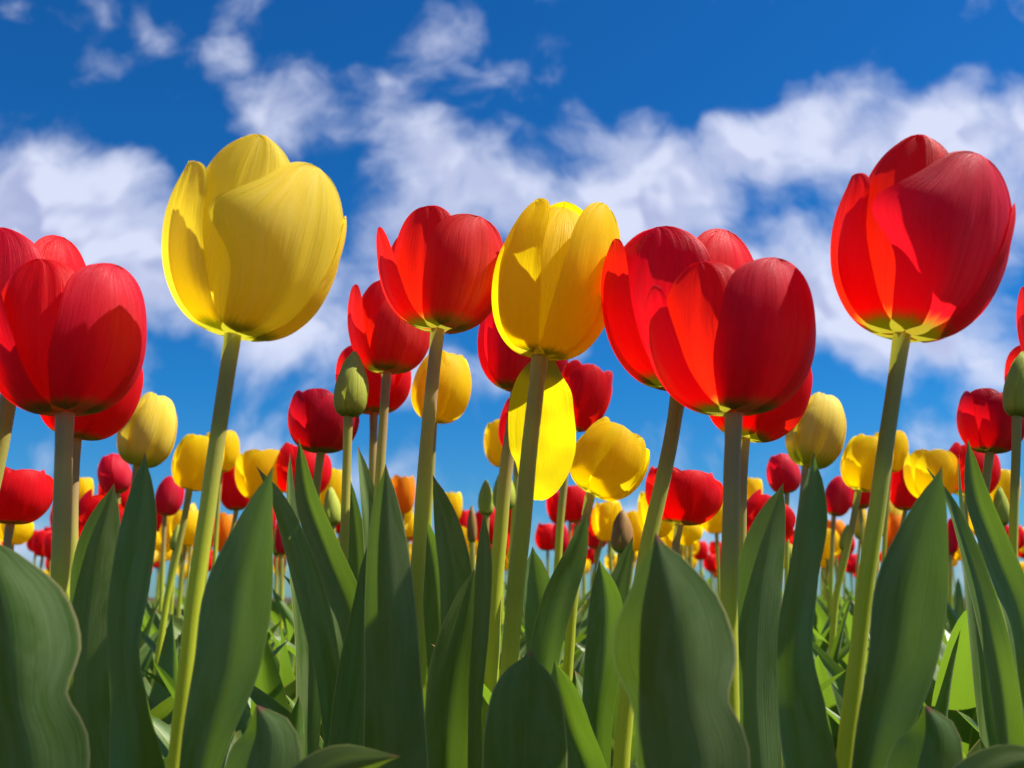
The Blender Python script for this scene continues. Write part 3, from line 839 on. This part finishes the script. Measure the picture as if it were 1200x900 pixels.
def proto(kind, seed, bud=False, bloom=True, tall=.345, leaves=3, broad=1.0):
    rng = random.Random(seed)
    root = thing('tulip' if bloom else 'tulip_plant', (0, 0, 0), '', 'tulip' if bloom else 'tulip leaves')
    if bloom:
        h = tall*rng.uniform(.96, 1.05)
        bend = rng.uniform(-.02, .02)
        pts = [Vector((0, 0, 0)), Vector((bend*.3, 0, h*.35)), Vector((bend*.7, .003, h*.7)), Vector((bend, 0, h))]
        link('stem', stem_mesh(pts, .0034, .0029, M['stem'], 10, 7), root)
        Rr = .0265*rng.uniform(.9, 1.08) if not bud else .0115
        Hh = .056*rng.uniform(.92, 1.1) if not bud else .048
        add_bloom(root, Vector((bend, 0, h)), Vector((bend*3, rng.uniform(-.1, .1), 1)), Rr, Hh,
                  bud_petals(rng.uniform(0, 120), rng) if bud else default_petals(rng.uniform(0, 60), rng.uniform(.5, .95), rng), kind, (9, 12), rng)
    for k in range(leaves):
        az = 2*math.pi*(k/leaves)+rng.uniform(-.7, .7)
        lm = generic_leaf(rng, rng.uniform(.20, .30)*(1 if k else 1.05), rng.uniform(.014, .025)*broad, az, R_(rng.uniform(3, 24)), R_(rng.uniform(0, 60)), M['leaf'] if rng.random() < .8 else M['leaf_yellow'], 7, 20)
        link('leaf', lm, root)
    return root

protos = [(k, proto(k, 300+i, bud=b), b) for i, (k, b) in enumerate(
    [('red', 0), ('red', 0), ('coral', 0), ('yellow', 0), ('yellow', 0), ('yellow', 0), ('pink_red', 0), ('orange', 0), ('green_bud', 1), ('cream_yellow', 0)])]
leafy = [proto('red', 400+i, bloom=False, leaves=5, broad=1.25) for i in range(7)]
cname = dict(red='red', coral='coral red', yellow='yellow', pink_red='pinkish red', orange='orange', green_bud='green budded', cream_yellow='pale yellow')

rng = random.Random(77)
placed = []
def far_enough(x, y, dmin):
    for (a, b) in placed:
        if (a-x)**2+(b-y)**2 < dmin*dmin: return False
    placed.append((x, y)); return True
used = set()
n_b = 0
for _ in range(4000):
    Y = 1.45+(3.9-1.45)*rng.random()**.9
    x = rng.uniform(-.56, .56)*Y
    if not far_enough(x, Y, .105): continue
    kk, pr, b = rng.choices(protos, weights=[4, 4, 2, 4, 4, 3, 2, 1.5, 2, 1.5])[0]
    px = 600+x/Y*F
    lab = 'small %s tulip far back in the bed, %s' % (cname[kk], zone(px))
    if b: lab = 'small green tulip bud far back in the bed, %s' % zone(px)
    grp = 'small tulips far back in the bed'
    sc = rng.uniform(.86, 1.08); rz = rng.uniform(0, 6.28)
    if pr.name in used: dup_tree(pr, (x, Y, 0), rz, sc, lab, grp)
    else:
        used.add(pr.name); pr.location = (x, Y, 0); pr.rotation_euler = (0, 0, rz); pr.scale = (sc,)*3
        pr['label'] = lab; pr['group'] = grp
    n_b += 1
    if n_b >= 255: break
placed.clear()
n_l = 0
for _ in range(4000):
    Y = .52+(3.4-.52)*rng.random()**1.7
    x = rng.uniform(-.58, .58)*Y
    if not far_enough(x, Y, .056): continue
    pr = rng.choice(leafy)
    px = 600+x/Y*F
    near = Y < 1.0
    lab = ('tulip leaves without a bloom low in the bed, ' if near else 'tulip leaves farther back in the bed, ')+zone(px)
    grp = 'leaf clumps filling the bed'
    sc = rng.uniform(.80, 1.02); rz = rng.uniform(0, 6.28)
    if near: sc *= .9
    if pr.name in used: dup_tree(pr, (x, Y, 0), rz, sc, lab, grp)
    else:
        used.add(pr.name); pr.location = (x, Y, 0); pr.rotation_euler = (0, 0, rz); pr.scale = (sc,)*3
        pr['label'] = lab; pr['group'] = grp
    n_l += 1
    if n_l >= 240: break
for pr in [p[1] for p in protos]+leafy:
    if pr.name not in used:
        for ch in list(pr.children): bpy.data.objects.remove(ch)
        bpy.data.objects.remove(pr)
print('bed', n_b, n_l, 'objects', len(bpy.data.objects))
